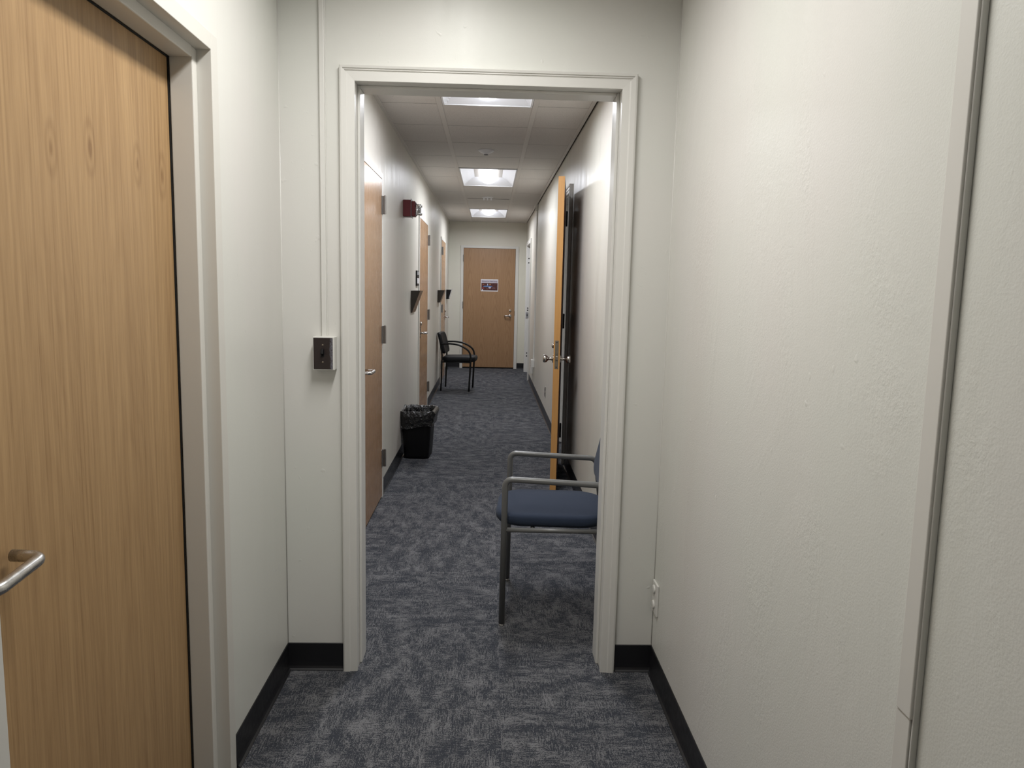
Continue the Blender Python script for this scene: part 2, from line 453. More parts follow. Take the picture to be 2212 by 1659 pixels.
# cove baseboards -------------------------------------------------------
def cove(p0, p1, nrm, h=.102, mat='rubber', name='baseboard', label=''):
    p0, p1, n = Vector((*p0, 0)), Vector((*p1, 0)), Vector((*nrm, 0))
    prof = [(0, 0), (.014, 0), (.0135, .002), (.007, .006), (.004, .014), (.0032, .03), (.003, h - .002), (.0015, h), (0, h)]
    bm = bmesh.new()
    a = ring(bm, [p0 + n * d + Vector((0, 0, z)) for d, z in prof]); b = ring(bm, [p1 + n * d + Vector((0, 0, z)) for d, z in prof])
    bridge(bm, a, b); bm.faces.new(a); bm.faces.new(list(reversed(b)))
    return struct(name, bm, MT[mat], label, 'baseboard')
cove((LXL, 2.046), (LXL, YF), (1, 0), name='baseboard_left', label='black rubber cove base on the left wall beside the big door')
cove((LXL, LYB), (LXL, 1.026), (1, 0), name='baseboard_left.001', label='black rubber cove base on the left wall behind the viewer')
cove((LXL, YF), (-.512, YF), (0, -1), name='baseboard_front', label='black rubber cove base left of the doorway, below the switch')
cove((.492, YF), (LXR, YF), (0, -1), name='baseboard_front.001', label='black rubber cove base right of the doorway')
cove((LXR, LYB), (LXR, YF), (-1, 0), name='baseboard_right', label='black rubber cove base along the bumpy right wall')
for i, (a, b) in enumerate(((YB, AD[0] - .06), (AD[1] + .065, BD[0] - .065), (BD[1] + .065, CD[0] - .065), (CD[1] + .065, YE))):
    cove((HXL, a), (HXL, b), (1, 0), mat='rubber_hall', name='baseboard_hall_left' + ('' if not i else '.%03d' % i),
         label=['dark cove base before the first hallway door', 'dark cove base behind the waste bin', 'dark cove base behind the black chair', 'dark cove base beyond the last left door'][i])
for i, (a, b) in enumerate(((YB, 5.905), (6.89, 11.42), (12.66, YE))):
    cove((HXR, a), (HXR, b), (-1, 0), mat='rubber_hall', name='baseboard_hall_right' + ('' if not i else '.%03d' % i),
         label=['dark cove base behind the blue chair', 'dark cove base under the steel outlet plate on the right', 'dark cove base in the far right corner'][i])
cove((HXL, YE), (-.50, YE), (0, -1), name='baseboard_end', label='black cove base left of the end door')
cove((.502, YE), (HXR, YE), (0, -1), name='baseboard_end.001', label='black cove base right of the end door')

# ------------------------------------------------------------------ doorway casing (moulded) and jamb
def casing_leg(pts, depth_dir, prof, face):
    """pts: list of (inner point, outward vector); sweeps profile between consecutive stations"""
    bm = bmesh.new(); rs = []
    for p, o in pts: rs.append(ring(bm, [Vector(p) + Vector(o) * d + Vector(depth_dir) * h for d, h in prof]))
    for a, b in zip(rs, rs[1:]): bridge(bm, a, b)
    bm.faces.new(rs[0]); bm.faces.new(list(reversed(rs[-1])))
    return bm
PR = [(0, 0), (0, .013), (.001, .0145), (.030, .0165), (.0315, .0125), (.0345, .0125), (.0355, .0175), (.0375, .0175), (.0385, .0135), (.0405, .0135), (.0415, .0185), (.049, .0205), (.0505, .019), (.0505, 0)]
XI0, XI1, ZI = -.4595, .4365, 2.081
PS = [(0, 0), (0, .013), (.001, .0145), (.024, .0165), (.028, .0195), (.044, .0205), (.0495, .0185), (.0505, .017), (.0505, 0)]
cs = thing('trim_1', 'cream moulded casing framing the open doorway ahead', 'door casing', (0, YF, 0), kind='structure')
D = (0, -1, 0)
obj('casing_side', casing_leg([((XI0, YF, 0), (-1, 0, 0)), ((XI0, YF, ZI), (-1, 0, 1))], D, PS, None), MT['trim'], cs)
obj('casing_side', casing_leg([((XI1, YF, 0), (1, 0, 0)), ((XI1, YF, ZI), (1, 0, 1))], D, PS, None), MT['trim'], cs)
obj('casing_head', casing_leg([((XI0, YF, ZI), (-1, 0, 1)), ((XI1, YF, ZI), (1, 0, 1))], D, PR, None), MT['trim'], cs)
obj('jamb', B(-.470, -.4615, YF - .004, YB + .004, 0, 2.09, .001), MT['trim'], cs)
obj('jamb', B(.4385, .448, YF - .004, YB + .004, 0, 2.09, .001), MT['trim'], cs)
obj('jamb', B(-.4615, .4385, YF - .004, YB + .004, 2.084, 2.094, .001), MT['trim'], cs)
obj('door_stop', B(-.4615, -.4525, 2.668, YB + .006, 0, 2.084, .0025, 3), MT['trim'], cs)
obj('door_stop', B(.4285, .4385, 2.668, YB + .006, 0, 2.084, .0025, 3), MT['trim'], cs)
obj('door_stop', B(-.4525, .4285, 2.668, YB + .006, 2.0745, 2.084, .0025, 3), MT['trim'], cs)
# caulk lines in the lobby corners
struct('trim_2', tube(bmesh.new(), [(LXL + .001, YF - .001, .1), (LXL + .001, YF - .001, 2.52)], .0018, 8), MT['trim'], 'caulked corner line left of the raceway', 'trim')
struct('trim_3', tube(bmesh.new(), [(LXR - .001, YF - .001, z) for z in (.1, .8, 1.5, 2.52)], .0018, 8), MT['trim'], 'caulked corner line between front wall and bumpy right wall', 'trim')

# ------------------------------------------------------------------ hardware builders
def hinge(name, x, y, z, out, parent, mat='hinge', h=.115, stand=.0):
    """barrel hinge centred at (x,y,z); 'out' = direction away from the door face, 'stand' = how far the barrel stands off"""
    bm = bmesh.new(); k = h / 5; o = Vector(out) * stand
    for i in range(5):
        lathe(bm, [(.0078, .0005), (.0078, k - .0005)], (x + o.x, y + o.y, z - h / 2 + i * k), (0, 0, 1), 18)
    lathe(bm, [(.0066, 0), (.0066, h)], (x + o.x, y + o.y, z - h / 2), (0, 0, 1), 12)
    lathe(bm, [(.0055, 0), (.0055, .003)], (x + o.x, y + o.y, z + h / 2), (0, 0, 1), 12)
    if stand:
        a, b = sorted((x, x + o.x)); c, d = sorted((y, y + o.y))
        box(bm, a - (0 if o.x else .0016), b + (0 if o.x else .0016), c - (0 if o.y else .0016), d + (0 if o.y else .0016), z - h / 2, z + h / 2)
    for f in bm.faces: f.smooth = False
    return obj(name, bm, MT[mat], parent)

def lever(parent, base, out, along, length=.105, stand=.06, r=.0095, keyhole=None, escut=False):
    """tubular return lever: rose at base, stands off along 'out', runs 'along', returns to the door"""
    b, o, a = Vector(base), Vector(out), Vector(along)
    hd = obj('lever_handle', tube(bmesh.new(), fillet([b, b + o * stand, b + o * stand + a * length, b + a * length + o * .010], .022, 8), r, 18), MT['steel'], parent)
    bm = bmesh.new()
    if escut:
        q = b + Vector((0, 0, .035))
        n = a
        x = sorted((q - n * .021, q + n * .021), key=lambda v: (v.x, v.y))
        p0, p1 = x
        oo = o * .006
        box(bm, min(p0.x, p0.x + oo.x, p1.x), max(p0.x, p1.x, p1.x + oo.x), min(p0.y, p1.y, p0.y + oo.y), max(p0.y, p1.y, p1.y + oo.y), q.z - .085, q.z + .085, .002)
    else:
        lathe(bm, [(.026, 0), (.027, .004), (.024, .008), (.013, .010)], b, o, 28)
    obj('rose', bm, MT['steel'], parent)
    if keyhole is not None:
        kb = Vector(keyhole)
        obj('lock_cylinder', lathe(bmesh.new(), [(.019, 0), (.019, .012), (.0165, .016), (.007, .017)], kb, o, 24), MT['nickel'], parent)
    return hd

# ------------------------------------------------------------------ door_1: big oak door on the left
d1 = thing('door_1', 'large oak door with steel lever in a deep cream frame at far left', 'door', (LXL, 1.59, 0), kind='structure')
def frame_leg(bm, ya, yb, s):
    pass
y0, y1, zt = 1.072, 2.0, 1.99
bm = bmesh.new()
box(bm, -.87, -.7125, y1, y1 + .045, 0, zt + .042, .0015); box(bm, -.808, -.750, y1 - .027, y1 + .002, 0, zt, .003, 3)
obj('door_frame', bm, MT['frame'], d1)
bm = bmesh.new()
box(bm, -.87, -.7125, y0 - .045, y0, 0, zt + .042, .0015); box(bm, -.808, -.750, y0 - .002, y0 + .027, 0, zt, .003, 3)
obj('door_frame', bm, MT['frame'], d1)
bm = bmesh.new()
box(bm, -.87, -.7127, y0, y1, zt, zt + .042, .0015); box(bm, -.808, -.750, y0 + .027, y1 - .027, zt - .027, zt + .002, .003, 3)
obj('door_frame', bm, MT['frame'], d1)
obj('door_leaf', B(-.856, -.812, y0 + .004, y1 - .003, .012, zt - .004, .0015), MT['oak'], d1)
obj('gap_shade_strip', B(-.8125, -.8085, y1 - .030, y1 - .0265, .0, zt - .027), MT['dark'], d1)  # black strips paint the shade line between leaf and stop
obj('gap_shade_strip', B(-.8125, -.8085, y0 + .027, y1 - .027, zt - .030, zt - .0265), MT['dark'], d1)
struct('wall_left_black_fill', B(-1.3, -.858, .9, 2.2, -.05, 2.5), MT['dark'], 'unseen block painted black for the unlit space behind the big oak door', 'wall')  # solid unseen block, its black colour replaces an unlit space
hd = bmesh.new()
tube(hd, fillet([(-.812, 1.118, .928), (-.748, 1.118, .930), (-.748, 1.240, .941), (-.800, 1.243, .942)], .020, 8), .0105, 24)
obj('lever_handle', hd, MT['steel'], d1)
obj('rose', lathe(bmesh.new(), [(.027, 0), (.028, .004), (.024, .009), (.014, .011)], (-.812, 1.118, .928), (1, 0, 0), 28), MT['steel'], d1)

# ------------------------------------------------------------------ flush hallway doors on the left
def hall_door(name, label, ya, yb, hinge_far, zt=2.075):
    d = thing(name, label, 'door', (HXL, (ya + yb) / 2, 0), kind='structure')
    xf = HXL + .012
    obj('door_frame', B(HXL - .10, xf, ya - .055, ya - .004, 0, zt + .04, .0012), MT['frame'], d)
    obj('door_frame', B(HXL - .10, xf, yb + .004, yb + .055, 0, zt + .04, .0012), MT['frame'], d)
    obj('door_frame', B(HXL - .10, xf, ya - .004, yb + .004, zt + .003, zt + .04, .0012), MT['frame'], d)
    obj('door_leaf', B(xf - .045, xf - .001, ya, yb, .014, zt, .001), MT['oak_hall'], d)
    yh = yb if hinge_far else ya; s = -1 if hinge_far else 1
    for z in (1.915, 1.09, .27):
        h = hinge('hinge', xf, yh + .002, z, (1, 0, 0), d, stand=.018)
        bm = bmesh.new(); box(bm, xf - .001, xf + .0015, yh - .032, yh + .032, z - .057, z + .057, .0005, 1); obj('hinge_plate', bm, MT['hinge'], d)
    yl = ya + .07 if hinge_far else yb - .07
    lever(d, (xf, yl, .935), (1, 0, 0), (0, 1 if hinge_far else -1, 0), .125, .06, .0095, keyhole=(xf, yl, 1.03) if name != 'door_2' else None, escut=(name != 'door_2'))
    return d
hall_door('door_2', 'oak door nearest on the left of the hallway, cut off by the casing', *AD, True)
hall_door('door_3', 'oak door on the left behind the waste bin, with lever handle', *BD, True)
hall_door('door_4', 'oak door furthest along the left, behind the black chair', *CD, False)

# end door ------------------------------------------------------------
d5 = thing('door_5', 'oak door with a notice on it at the end of the hallway', 'door', (0, YE, 0), kind='structure')
obj('door_frame', B(-.497, -.450, YE - .014, YE + .10, 0, 2.117, .0012), MT['frame'], d5)
obj('door_frame', B(.447, .499, YE - .014, YE + .10, 0, 2.117, .0012), MT['frame'], d5)
obj('door_frame', B(-.450, .447, YE - .014, YE + .10, 2.076, 2.117, .0012), MT['frame'], d5)
obj('door_leaf', B(-.447, .444, YE - .006, YE + .04, .022, 2.073, .001), MT['oak_end'], d5)
obj('threshold_shade', B(-.45, .447, YE + .012, YE + .05, 0, .021), MT['dark'], d5)  # dark block paints the shade below the leaf
for z in (1.90, 1.10, .31): hinge('hinge', -.452, YE - .010, z, (0, -1, 0), d5, stand=.012)
lever(d5, (.370, YE - .006, .925), (0, -1, 0), (-1, 0, 0), .095, .055, .0095, keyhole=(.370, YE - .006, 1.015))
obj('strike_plate', B(.443, .452, YE - .0155, YE - .010, .93, 1.01, .0005), MT['bronze'], d5)
# notice ---------------------------------------------------------------
nt = thing('notice', 'white printed notice with a dark photo taped to the end door', 'notice', (.003, YE - .006, 1.445))
yn = YE - .008
obj('paper_sheet', B(-.146, .153, yn, yn + .0008, 1.341, 1.549), MT['paper'], nt)
def pic_mat():
    t = NT('notice_photo_print'); o = t.sep(t.coord())
    n = t.noise(t.coord((1, 1, 1)), 75, 3, .6); n2 = t.noise(t.coord((1, 1, 1.4)), 38, 2, .6)
    base = t.mix(t.rng(n, .4, .65), (.035, .008, .010), (.13, .035, .030))
    def ell(cx, cz, rx, rz):
        a = t.math('DIVIDE', t.math('SUBTRACT', o[0], cx), rx); b = t.math('DIVIDE', t.math('SUBTRACT', o[2], cz), rz)
        d = t.math('ADD', t.math('MULTIPLY', a, a), t.math('MULTIPLY', b, b))
        return t.rng(t.math('ADD', d, t.math('MULTIPLY', n2, .8)), 1.1, 1.5, 1, 0)
    for (cx, cz, rx, rz, cc) in ((-.03, -.018, .085, .010, (.10, .22, .48)), (-.032, .012, .008, .017, (.60, .62, .74)), (.005, -.04, .024, .014, (.60, .50, .55)),
                                 (-.11, -.048, .022, .012, (.30, .05, .04)), (-.035, -.062, .020, .010, (.26, .07, .05)), (.01, .017, .016, .008, (.45, .22, .06)),
                                 (-.105, .016, .016, .006, (.42, .13, .06)), (-.12, -.078, .009, .012, (.75, .75, .78)), (.075, -.045, .03, .006, (.22, .12, .14)), (-.03, -.045, .014, .010, (.01, .02, .02))):
        base = t.mix(ell(cx, cz, rx, rz), base, cc)
    t.col(base); t.rough(.35); return t.m
obj('printed_photo', B(-.137, .144, yn - .0007, yn - .0001, 1.358, 1.487), pic_mat(), nt)
obj('heading_band', B(-.137, .144, yn - .0007, yn - .0001, 1.490, 1.535), plain('lilac_heading_tint', (.50, .46, .53), .7), nt)
fc = bpy.data.curves.new('heading_text', 'FONT'); fc.body = 'Welcome to Wake Forest'; fc.size = .0245; fc.align_x = 'CENTER'; fc.align_y = 'CENTER'
fc.extrude = .0002; fc.offset = .0004
fc.materials.append(plain('dark_print', (.05, .04, .06), .6))
tmp = bpy.data.objects.new('tmp', fc); COL.objects.link(tmp); bpy.context.view_layer.update()
fo = bpy.data.objects.new('heading_text', bpy.data.meshes.new_from_object(tmp.evaluated_get(bpy.context.evaluated_depsgraph_get()))); COL.objects.link(fo); fo.parent = nt
bpy.data.objects.remove(tmp)
fo.location = (0, -.0032, .067); fo.rotation_euler = (PI / 2, 0, 0)

# ------------------------------------------------------------------ door_6: leaf folded back on the right wall
PR2 = [(0, 0), (0, .019), (.002, .021), (.018, .021), (.020, .016), (.024, .016), (.026, .022), (.042, .022), (.044, .016), (.047, .016), (.049, .024), (.060, .025), (.062, .023), (.062, 0)]
def side_casing(d, a, b, zt, mat='trim'):
    Dx = (-1, 0, 0)
    obj('casing_side', casing_leg([((HXR, a, 0), (0, -1, 0)), ((HXR, a, zt), (0, -1, 1))], Dx, PR2, None), MT[mat], d)
    obj('casing_side', casing_leg([((HXR, b, 0), (0, 1, 0)), ((HXR, b, zt), (0, 1, 1))], Dx, PR2, None), MT[mat], d)
    obj('casing_head', casing_leg([((HXR, a, zt), (0, -1, 1)), ((HXR, b, zt), (0, 1, 1))], Dx, PR2, None), MT[mat], d)
    obj('jamb', B(HXR - .003, HXR + .145, a - .012, a + .004, 0, zt + .01, .001), MT[mat], d)
    obj('jamb', B(HXR - .003, HXR + .145, b - .004, b + .012, 0, zt + .01, .001), MT[mat], d)
    obj('jamb', B(HXR - .003, HXR + .145, a + .004, b - .004, zt - .004, zt + .01, .001), MT[mat], d)
    obj('door_stop', B(HXR + .05, HXR + .09, a + .004, a + .016, 0, zt - .004, .001), MT[mat], d)
    obj('door_stop', B(HXR + .05, HXR + .09, b - .016, b - .004, 0, zt - .004, .001), MT[mat], d)
d6 = thing('door_6', 'oak door swung open flat along the right hallway wall, edge on with knobs', 'door', (HXR, 6.0, 0), kind='structure')
side_casing(d6, 5.975, 6.82, 2.158)
P0, P1 = Vector((.4475, 5.084, 0)), Vector((.546, 5.945, 0))
ax_ = (P1 - P0).normalized(); nx = Vector((ax_.y, -ax_.x, 0)); LL = (P1 - P0).length
def leafspace(bm):   # local: u along leaf, v across thickness (towards wall), z
    for v in bm.verts:
        p = v.co.copy(); v.co = P0 + ax_ * p.x + nx * p.y + Vector((0, 0, p.z))
    return bm
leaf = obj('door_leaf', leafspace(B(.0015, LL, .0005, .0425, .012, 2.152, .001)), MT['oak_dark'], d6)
obj('leaf_edge', leafspace(B(0, .004, 0, .043, .010, 2.153, .0008)), MT['oak_edge'], d6, label='orange varnished oak edge of the open door')
obj('lock_plate', leafspace(B(-.0015, .002, .009, .034, .866, 1.060, .0004, 1)), MT['bronze'], leaf)
bm = bmesh.new()
box(bm, -.010, .0, .014, .029, .925, .953, .003); box(bm, -.004, 0, .014, .019, .966, .972); box(bm, -.004, 0, .024, .029, .966, .972)
obj('latch_bolt', leafspace(bm), MT['nickel'], leaf)
bm = bmesh.new()
for z in (.878, 1.048): lathe(bm, [(.0035, 0), (.0035, .0008)], (-.0016, .0215, z), (-1, 0, 0), 10)
obj('screws', leafspace(bm), MT['black_metal'], leaf, kind='stuff')
KN = [(.030, 0), (.031, .003), (.026, .007), (.014, .011), (.0115, .016), (.0095, .022), (.0095, .036), (.014, .040), (.0225, .046), (.0265, .054), (.0275, .064), (.0255, .071), (.020, .0735), (.019, .070), (.004, .068)]
kb = P0 + ax_ * .062
obj('door_knob', lathe(bmesh.new(), KN, kb + Vector((0, 0, .929)), -nx, 28), MT['nickel'], d6)
obj('door_knob', lathe(bmesh.new(), KN, kb + nx * .043 + Vector((0, 0, .929)), nx, 28), MT['nickel'], d6)
obj('thumb_turn', lathe(bmesh.new(), [(.018, 0), (.018, .006), (.015, .013), (.008, .016)], kb + Vector((0, 0, 1.020)), -nx, 24), MT['nickel'], d6)
for z in (1.955, 1.155, .27):
    hinge('hinge', .597, 5.958, z, (-1, 0, 0), d6, 'black_metal', .115)
    obj('hinge_plate', leafspace(B(LL - .030, LL + .001, .0425, .0445, z - .057, z + .057)), MT['hinge'], d6)
# ------------------------------------------------------------------ door_7: doorway far right
d7 = thing('door_7', 'cream cased doorway with strike plate at the far right of the hallway', 'doorway', (HXR, 12.0, 0), kind='structure')
side_casing(d7, 11.49, 12.57, 2.10)
obj('strike_plate', B(HXR - .012, HXR + .030, 12.560, 12.5665, .915, 1.01, .0004, 1), MT['grey'], d7)
obj('strike_hole', B(HXR + .004, HXR + .016, 12.5585, 12.5605, .945, .98), MT['dark'], d7)
bm = bmesh.new()
for z in (1.90, 1.83, 1.08, 1.045, .325, .275): lathe(bm, [(.011, 0), (.011, .002)], (HXR + .018, 12.566, z), (0, -1, 0), 12)
obj('screw_holes', bm, MT['dark'], d7, kind='stuff')

# ------------------------------------------------------------------ ceiling lights
def troffer(y0_, y1_, lens, label, xc=sum(XT) / 2):
    hw = (XT[1] - XT[0]) / 2 - .019; yc = (y0_ + y1_) / 2; hl = (y1_ - y0_) / 2 - .006
    t_ = thing('ceiling_light', label, 'ceiling light', (xc, yc, ZC), group='recessed troffers in the hallway ceiling' if lens == 'hall_lens' else None)
    bm = bmesh.new()
    fw = .012
    for (a, b, cc, dd) in ((-hw, -hw + fw, -hl, hl), (hw - fw, hw, -hl, hl), (-hw + fw, hw - fw, -hl, -hl + fw), (-hw + fw, hw - fw, hl - fw, hl)):
        box(bm, xc + a, xc + b, yc + cc, yc + dd, 2.515, 2.526, .001, 1)
    obj('light_frame', bm, MT['fixture'], t_)
    # vaulted reflector: rises from the rim, with sloped ends
    bm = bmesh.new(); n = 40; W2 = hw - fw; L2 = hl - fw; g = []
    vl = [-L2 + .10 * i / 14 for i in range(15)]; vl += [-v for v in reversed(vl)]
    for v_ in vl:
        row = []
        for i in range(n + 1):
            u_ = -W2 + 2 * W2 * i / n
            zx = .088 * (1 - (1 - min((1 - abs(u_) / W2) / .62, 1)) ** 2)
            zy = .088 * min((L2 - abs(v_)) / .10, 1)
            row.append(bm.verts.new((xc + u_, yc + v_, 2.520 + min(zx, zy))))
        g.append(row)
    for j in range(len(vl) - 1):
        for i in range(n):
            bm.faces.new((g[j][i], g[j][i + 1], g[j + 1][i + 1], g[j + 1][i]))
    obj('reflector', bm, MT['fixture'], t_)
    # rounded prismatic lens hanging in the middle
    bm = bmesh.new(); R_ = .095; seg = 14; Ln = L2 - .018; rs = []
    for k in (-20, -19.9, -19.6, -19.2, -18.6, -18, 18, 18.6, 19.2, 19.6, 19.9, 20):
        s_ = k / 20; vy = Ln * s_; sc = math.sqrt(max(0, 1 - (max(0, abs(s_) - .90) / .10) ** 2.5)) * .995 + .005
        rs.append(ring(bm, [(xc + R_ * sc * math.cos(PI * a / seg), yc + vy, 2.606 - .074 * sc * math.sin(PI * a / seg)) for a in range(seg + 1)]))
    for a, b in zip(rs, rs[1:]):
        for i in range(seg): bm.faces.new((a[i], a[i + 1], b[i + 1], b[i]))
    for f in bm.faces: f.smooth = True
    obj('light_lens', bm, MT[lens], t_)
    ld = bpy.data.lights.new('led_strip', 'AREA'); ld.shape = 'RECTANGLE'; ld.size = .15; ld.size_y = 2 * Ln - .06
    ld.color = HALL_LAMP if lens == 'hall_lens' else LOBBY_LAMP; ld.energy = HALL_POWER if lens == 'hall_lens' else LOBBY_POWER
    ld.spread = 2.80 if lens == 'lobby_lens' else 2.97
    lo = bpy.data.objects.new('led_strip', ld); COL.objects.link(lo); lo.parent = t_; lo.location = (0, 0, .009)
    return t_
for a, lb in ((3.566, 'ceiling light nearest the doorway, cut off by its head'), (7.238, 'bright ceiling light in the middle of the hallway'), (10.91, 'smallest, furthest ceiling light before the end door')):
    troffer(a, a + 1.224, 'hall_lens', lb)
# lobby fixture, overhead outside the frame: surface mounted
troffer(LCY - .612, LCY + .612, 'lobby_lens', 'ceiling light above the viewer lighting the lobby walls', LCX)

# detectors -----------------------------------------------------------
sd = thing('smoke_detector', 'round white smoke detector between the first two ceiling lights', 'smoke detector', (-.045, 6.30, ZC + .003))
obj('detector_base', lathe(bmesh.new(), [(.063, 0), (.066, .004), (.062, .012), (.045, .022), (.026, .030), (.020, .036)], (-.045, 6.30, ZC + .003), (0, 0, -1), 32), MT['fixture'], sd)
obj('sensor_grille', lathe(bmesh.new(), [(.018, 0), (.018, .005), (.012, .007)], (-.045, 6.30, ZC - .033), (0, 0, -1), 24), MT['grey'], sd)
sd = thing('sprinkler_head', 'small white sprinkler under the raised tile beyond the middle ceiling light', 'sprinkler', (-.04, 9.52, ZC + .003))
obj('escutcheon', lathe(bmesh.new(), [(.07, 0), (.072, .004), (.05, .012)], (-.04, 9.52, ZC + .003), (0, 0, -1), 28), MT['fixture'], sd)
for dx in (-.045, 0, .045): obj('deflector', B(-.04 + dx - .008, -.04 + dx + .008, 9.50, 9.54, ZC - .035, ZC - .008, .002), MT['fixture'], sd)

# ------------------------------------------------------------------ light switch and raceways in the lobby
sw = thing('light_switch', 'dark brown toggle switch on a cream surface box left of the doorway', 'light switch', (-.5645, YF, 1.1725))
obj('switch_box', B(-.6015, -.5275, 2.574, YF, 1.115, 1.230, .0025), MT['trim'], sw)
SP = B(-.5985, -.5330, 2.5725, 2.5745, 1.1185, 1.2265, .0008, 1)
obj('face_plate', SP, MT['bakelite'], sw)
bm = bmesh.new(); box(bm, -.0045, .0045, -.0135, .002, -.010, .010, .0015)
for v in bm.verts: v.co = Matrix.Rotation(math.radians(-24), 4, 'X') @ v.co + Vector((-.567, 2.572, 1.176))
obj('toggle', bm, MT['black'], sw)
obj('toggle_slot', B(-.5725, -.5615, 2.5718, 2.573, 1.1605, 1.1865), MT['dark'], sw)
for z in (1.2015, 1.1425): obj('screw', lathe(bmesh.new(), [(.0032, 0), (.0030, .001), (.0008, .0006)], (-.567, 2.5725, z), (0, -1, 0), 12), MT['bronze'], sw)
rw = obj('cable_raceway', box(B(-.5775, -.5605, 2.6075, YF, 1.228, ZC, .002), -.5605, -.5575, 2.6125, YF, 1.228, ZC, .001), MT['trim'])
tag(rw, 'thin cream raceway rising from the light switch', 'raceway', 'cream cable raceways on the walls')
bm = bmesh.new()
box(bm, LXR - .0135, LXR, .984, 1.022, .806, ZC, .0025, 3)
rw = tag(obj('cable_raceway', bm, MT['plastic']), 'wide cream raceway running down the bumpy right wall', 'raceway', 'cream cable raceways on the walls')
obj('lower_cover', B(LXR - .0115, LXR, .987, 1.024, .0, .806, .002, 3), MT['plastic'], rw)
obj('edge_rail', B(LXR - .0095, LXR, .9815, .985, .0, ZC, .0008, 1), MT['trim'], rw)
ol = thing('wall_outlet', 'painted over outlet in the corner low on the bumpy right wall', 'outlet', (LXR, 2.575, .30))
obj('cover_plate', B(LXR - .008, LXR, 2.540, 2.611, .245, .362, .003, 3), MT['trim'], ol)
for z in (.334, .276): obj('socket', lathe(bmesh.new(), [(.0155, 0), (.0165, .002), (.0155, .005), (.012, .006)], (LXR - .0075, 2.583, z), (-1, 0, 0), 24), MT['trim'], ol)
# hallway fittings on the right wall
ol = thing('steel_outlet', 'small steel outlet plate low on the right wall beyond the open door', 'outlet', (HXR, 8.05, .295))
obj('cover_plate', B(HXR - .007, HXR, 8.010, 8.085, .240, .354, .002), MT['steel'], ol)
bm = bmesh.new(); box(bm, HXR - .009, HXR - .006, 8.028, 8.067, .305, .335, .002); box(bm, HXR - .009, HXR - .006, 8.028, 8.067, .258, .288, .002)
obj('sockets', bm, MT['black'], ol)
rw = thing('conduit_raceway', 'far cream raceway dropping down the right wall to two junction boxes', 'raceway', (HXR, 10.15, 0), group='cream cable raceways on the walls')
obj('raceway_channel', B(HXR - .018, HXR - .0005, 10.14, 10.165, .43, ZC, .002), MT['trim'], rw)
obj('elbow', B(HXR - .030, HXR - .0005, 10.12, 10.185, 2.44, ZC - .002, .004), MT['trim'], rw)
obj('junction_box', B(HXR - .046, HXR - .0005, 10.09, 10.21, .345, .445, .004), MT['trim'], rw)
obj('junction_box', B(HXR - .040, HXR - .0005, 10.36, 10.45, .225, .355, .004), MT['trim'], rw)

# ------------------------------------------------------------------ hallway fittings on the left wall
fa = thing('fire_alarm', 'dark red fire alarm strobe high on the left wall above the waste bin', 'fire alarm', (HXL, 6.20, 2.03))
ya, yb = 6.15, 6.265
obj('back_box', B(HXL, -.640, ya, yb, 1.963, 2.094, .004), MT['red'], fa)
obj('mounting_plate', B(-.640, -.6365, ya - .004, yb + .004, 1.955, 2.102, .0008), MT['grey'], fa)
obj('strobe_body', B(-.6365, -.606, ya + .003, yb - .003, 1.966, 2.084, .004), MT['red'], fa)
bm = bmesh.new()
for k in range(9): box(bm, -.6065, -.6005, ya + .006, yb - .006, 1.975 + k * .0115, 1.975 + k * .0115 + .005, .0006, 1)
obj('horn_grille', bm, MT['red'], fa)
bm = cushion(bmesh.new(), .088, .092, .045, .018, .0)
for v in bm.verts: v.co = Vector((-.602 + v.co.z, (ya + yb) / 2 + v.co.y, 2.02 + v.co.x))
obj('strobe_lens', bm, MT['clear'], fa)
bm = bmesh.new(); lathe(bm, [(.007, 0), (.007, .05)], (-.580, (ya + yb) / 2, 1.998), (0, 0, 1), 12); box(bm, -.602, -.592, ya + .02, yb - .02, 1.99, 2.05, .003)
obj('flash_tube', bm, MT['steel'], fa)

sg = thing('room_sign', 'small dark room sign with white insert left of the second door', 'sign', (HXL, 7.3, 1.48))
obj('sign_plate', B(HXL, HXL + .012, 7.225, 7.425, 1.410, 1.555, .002), MT['black'], sg)
obj('sign_insert', B(HXL + .012, HXL + .0135, 7.235, 7.415, 1.432, 1.483), MT['label'], sg)
obj('sign_insert', B(HXL + .012, HXL + .0135, 7.235, 7.415, 1.515, 1.548), MT['grey'], sg)

